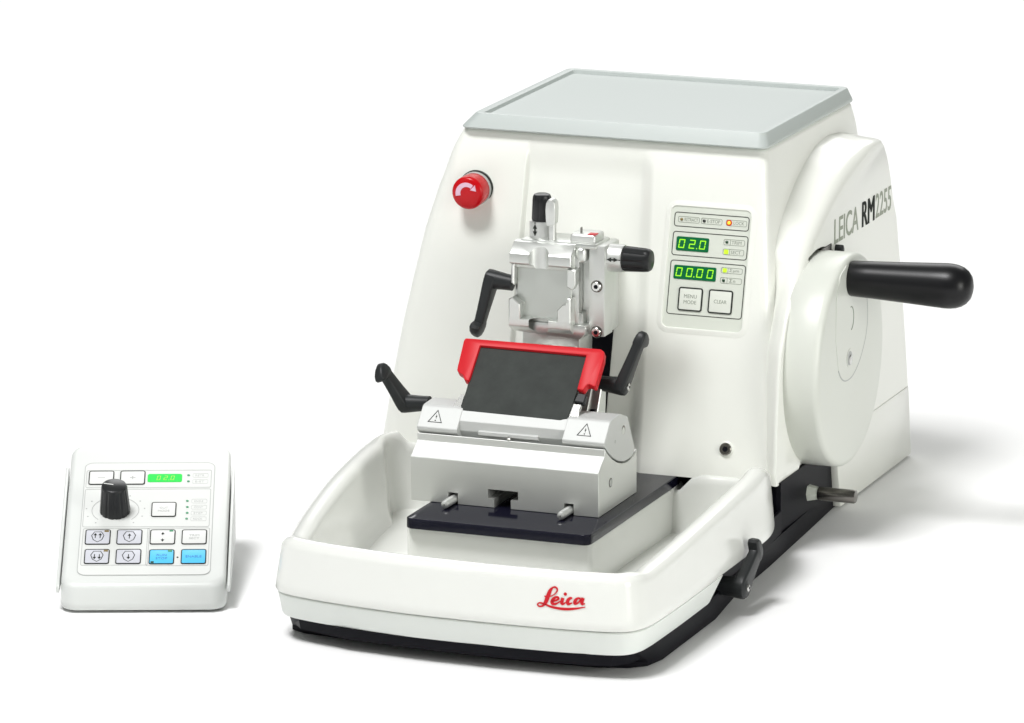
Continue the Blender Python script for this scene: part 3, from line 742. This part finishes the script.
b.loft(Rr, 'remote'); rb = b.build('case', rem, 45)
for s_ in (-1, 1):
    b = B()
    x0, x1 = (-60.4, -57.9) if s_ < 0 else (57.9, 60.0)
    f = frame((0, 0, 0), Y_, Z_)
    b.prism([(6, 13), (150, 13), (150, H0 + 150 * tn - 5.5), (6, H0 + 6 * tn - 4)], x0, x1, 'remote', f, .8, 2)
    b.build('side_rail', rem)
b = B(); b.box(-50, 50, 8, 145, 0, 4, 'lever'); b.build('foot_pad', rem)
RP = frame((0, 0, H0), X_, (0, 1, tn))
k = 1 / math.cos(TT)
def rp(y): return y * k
b = B(); b.prism(rrect(-45.9, rp(11.3), 45.9, rp(144.7), 6), -0.3, 0.35, 'film', RP)
b.ring(-46.2, rp(11.1), 46.2, rp(144.9), 6.2, .45, 0.2, 0.42, 'inkl', RP)
for (u0, v0, u1, v1) in ((-44.8, 114.4, 43.9, 135.6), (-44.9, 67.4, 44, 112.8), (-44.2, 22.4, 2.4, 65.9), (-0.2, 21.6, 44.5, 66)):
    if u0 == -0.2: u0 = 0.9; 
    b.ring(u0, rp(v0), u1, rp(v1), 1.6, .38, 0.3, 0.5, 'inkl', RP)
fp = b.build('key_panel', rem, 40)
b = B(); b.prism(rrect(-1.3, rp(121.0), 23.1, rp(130.6), 1.6), 0.3, 0.8, 'dispr', RP, .2, 1, 'top')
SEG['8'] = 'abcdefg'
digits(b, '02.0', 5, rp(122.9), 13, rp(5.2), 'digitr', RP, .76, .86, .55, 1.6); b.build('display', fp)
def pent(bb, u, v, s):
    bb.ribbon([(u - 4.3 * s, v + 1.6 * s), (u - 2.4 * s, v + 6.2 * s), (u + 2.4 * s, v + 6.2 * s), (u + 4.3 * s, v + 1.6 * s), (u + 3.0 * s, v - 3.6 * s), (u, v - 6.4 * s), (u - 3.0 * s, v - 3.6 * s)], .55, .85, .98, 'ink', RP, True)
def varrow(bb, u, v, L, dirn, w=.6):
    bb.ribbon([(u, v - L / 2), (u, v + L / 2)], w, .85, .98, 'ink', RP)
    e = v + dirn * L / 2; bb.prism([(u - 1.25, e - dirn * 1.5), (u + 1.25, e - dirn * 1.5), (u, e + dirn * 1.0)][::dirn], .85, 1.0, 'ink', RP)
KW = dict(hw=.45, z=.4, lw=.7)
def rkey(u0, v1, u1, v0, lines, m, ink, extra=None, lab=None, rim='ink', **kw):
    o = key(u0, rp(v0), u1, rp(v1), lines, m, ink, RP, fp, extra=extra, rim=rim, **{**KW, **kw})
    if lab: o['label'] = lab
rkey(-42.9, 134.2, -25.2, 118, [('−', 5)], 'keyw', 'inkl', th=.45, lab='white key with a minus sign')
rkey(-20.7, 134.2, -3.1, 118, [('+', 4)], 'keyw', 'inkl', th=4, lab='white key with a plus sign')
rkey(2.8, 96.1, 20.1, 79.1, [('CUT', 6), ('MODE', 8)], 'keyw', 'inkl', th=2.2, lead=3.8)
def up2(bb): pent(bb, -33.5, rp(55.2), 1); [varrow(bb, -33.5 + d, rp(55.2) + 1, 5, 1) for d in (-1.7, 1.7)]; bb.box(-29, -26, rp(61), rp(62.8), .8, 1, 'led_b', mtx=RP)
def up1(bb): pent(bb, -11.4, rp(55.2), 1); varrow(bb, -11.4, rp(55.2) + .3, 5, 1)
def dn2(bb): pent(bb, -33.1, rp(32.4), 1); [varrow(bb, -33.1 + d, rp(32.4), 5, -1) for d in (-1.7, 1.7)]; bb.box(-28.6, -25.6, rp(37.8), rp(39.8), .8, 1, 'led_b', mtx=RP)
def dn1(bb): pent(bb, -11.2, rp(32.2), 1); varrow(bb, -11.2, rp(32.2), 5, -1)
rkey(-42.2, 63.8, -24.7, 46.6, [], 'keyl', 'ink', up2, 'lilac grey key with two up arrows')
rkey(-20.2, 63.6, -2.6, 46.5, [], 'keyl', 'ink', up1, 'lilac grey key with one up arrow')
rkey(-41.8, 40.7, -24.5, 24, [], 'keyl', 'ink', dn2, 'lilac grey key with two down arrows')
rkey(-20.0, 40.6, -2.5, 23.8, [], 'keyl', 'ink', dn1, 'lilac grey key with one down arrow')
def colon(bb): varrow(bb, 11.8, rp(58.2), 2.6, 1); varrow(bb, 11.8, rp(51.4), 2.6, -1); bb.box(16.3, 19, rp(61), rp(62.6), .8, 1, 'led_m', mtx=RP)
rkey(3.0, 63.4, 20.5, 46.5, [], 'keyw', 'ink', colon, 'white key with a pair of small arrows')
rkey(25.1, 63.2, 42.5, 46.4, [('TRIM', 7), ('SECT', 7)], 'keyw', 'inkl', th=2.2, lead=3.8)
def bl(bb): bb.box(16.0, 19, rp(37.2), rp(39.2), .8, 1, 'led_m', mtx=RP); bb.box(4.4, 6.6, rp(24.2), rp(26.2), .8, 1, 'led_g', mtx=RP)
rkey(3.1, 40.0, 20.5, 23.3, [('RUN', 7), ('STOP', 8)], 'keyb', 'blue', bl, 'sky blue key at the left of the pair', th=2.4, lead=4)
rkey(25.3, 40.1, 42.7, 23.4, [('ENABLE', 11)], 'keyb', 'blue', None, 'sky blue key with one line of text', th=2.6)
for (u, v) in ((27.6, 129.0), (27.7, 121.6), (27.7, 97.9), (27.9, 90.6), (28.0, 83.6), (27.8, 76.7)):
    lampat(u, rp(v), .95, 'led_m', RP, fp, z=.35)
b = B()
for (v, t) in ((129.0, 'RETR'), (121.6, 'E-ST'), (97.9, 'SINGLE'), (90.6, 'CONT'), (83.6, 'STEP'), (76.7, 'ROCK')):
    b.ring(30.6, rp(v) - 2.6, 41.6, rp(v) + 2.6, 1.2, .25, .3, .45, 'inkll', RP); b.text(t, 32.4, rp(v) - 1.1, 6.4, 2.2, 'inkll', RP, .35, .1)
b.lathe([(.7, .3), (.7, .6)], 'ink', RP @ Matrix.Translation((22.9, rp(31.4), 0)), 10)
b.build('printed_legend', fp); b = B()
kc = (-22.5, rp(87.4))
arc = [(kc[0] + 16.5 * math.cos(math.radians(a)), kc[1] + 16.5 * math.sin(math.radians(a))) for a in range(140, 402, 8)]
arc = [(kc[0] + 16.5 * math.cos(math.radians(a)), kc[1] + 16.5 * math.sin(math.radians(a))) for a in list(range(225, 60, -8))]
b.ribbon(arc, .45, .3, .5, 'inkl', RP)
arc = [(kc[0] + 16.5 * math.cos(math.radians(a)), kc[1] + 16.5 * math.sin(math.radians(a))) for a in list(range(-45, 60, 8))]
b.ribbon(arc, .45, .3, .5, 'inkl', RP)
for a in range(-50, 231, 28):
    b.lathe([(.55, .3), (.55, .5)], 'inkl', RP @ Matrix.Translation((kc[0] + 20.5 * math.cos(math.radians(a)), kc[1] + 20.5 * math.sin(math.radians(a)), 0)), 10)
b.build('dial_scale', fp)
b = B(); kf = RP @ Matrix.Translation((kc[0] - .2, kc[1] - 1.5, 0)); n = 48; rings = []
for h, r in ((.5, 10.6), (1.2, 10.8), (4, 10.6), (19, 9.3), (20.6, 9.2)):
    rings.append([(r * (1 - (.055 if j % 4 == 0 else 0)) * math.cos(2 * math.pi * j / n), r * (1 - (.055 if j % 4 == 0 else 0)) * math.sin(2 * math.pi * j / n), h) for j in range(n)])
for h, r in ((21.3, 9.0), (22.2, 8.6), (22.6, 7.8)): rings.append([(r * math.cos(2 * math.pi * j / n), r * math.sin(2 * math.pi * j / n), h) for j in range(n)])
b.loft(rings, 'knob', kf); kn = b.build('rotary_knob', rem, 28)
b = B(); b.ribbon([(-7.4, 2.2), (-.6, .4)], .8, 22.5, 22.8, 'keyw', kf); b.build('pointer_line', kn)

# ------------------------------------------------------------------ light
w = bpy.data.worlds.new('World'); scene.world = w; w.use_nodes = True
bg = w.node_tree.nodes['Background']; bg.inputs['Color'].default_value = (0.97, 1.0, 0.94, 1); bg.inputs['Strength'].default_value = 0.22
def area(name, loc, target, size, power, col=(1, 1, 1), sy=None):
    l = bpy.data.lights.new(name, 'AREA'); l.energy = power; l.color = col; l.size = size
    if sy: l.shape = 'RECTANGLE'; l.size_y = sy
    o = bpy.data.objects.new(name, l); COL.objects.link(o); o.location = loc
    o.rotation_euler = (V(target) - V(loc)).to_track_quat('-Z', 'Y').to_euler(); return o
area('key_softbox', (-0.58, -1.05, 3.1), (-0.10, 0.3, 0.05), 0.9, 99, (1.0, 0.995, 1.0))
area('front_left_softbox', (-1.6, -2.0, 1.3), (-0.05, 0.25, 0.12), 1.4, 4, (0.97, 0.985, 1.0))
area('added_back_fill', (-0.7, 3.4, 2.2), (-0.2, 2.4, 0), 3.0, 66, (1, 1, 1), 2.0)  # added lamp, out of view, brings the far ground up to white
area('added_right_fill', (2.2, -0.7, 0.62), (0.0, 0.4, 0.24), 0.9, 23, (1.0, 1.0, 0.95))  # added lamp, out of view, lifts the dark right-hand faces

# ------------------------------------------------------------------ camera
th, pt, f, d, zT = 0.36739, 0.22803, 5874.27, 3904.08, 203.247
fw = V((-math.sin(th) * math.cos(pt), math.cos(th) * math.cos(pt), -math.sin(pt)))
cam = bpy.data.cameras.new('camera'); co = bpy.data.objects.new('camera', cam); COL.objects.link(co)
co.location = (V((0, 0, zT)) - fw * d) * S
co.rotation_euler = fw.to_track_quat('-Z', 'Y').to_euler()
cam.sensor_width = 36; cam.lens = f * 36 / 1024; cam.clip_start = 0.1; cam.clip_end = 100
scene.camera = co
scene.view_settings.view_transform = 'Standard'; scene.view_settings.look = 'None'
scene.view_settings.exposure = 0.0; scene.view_settings.gamma = 1.0
scene.render.resolution_x = 1024; scene.render.resolution_y = 723
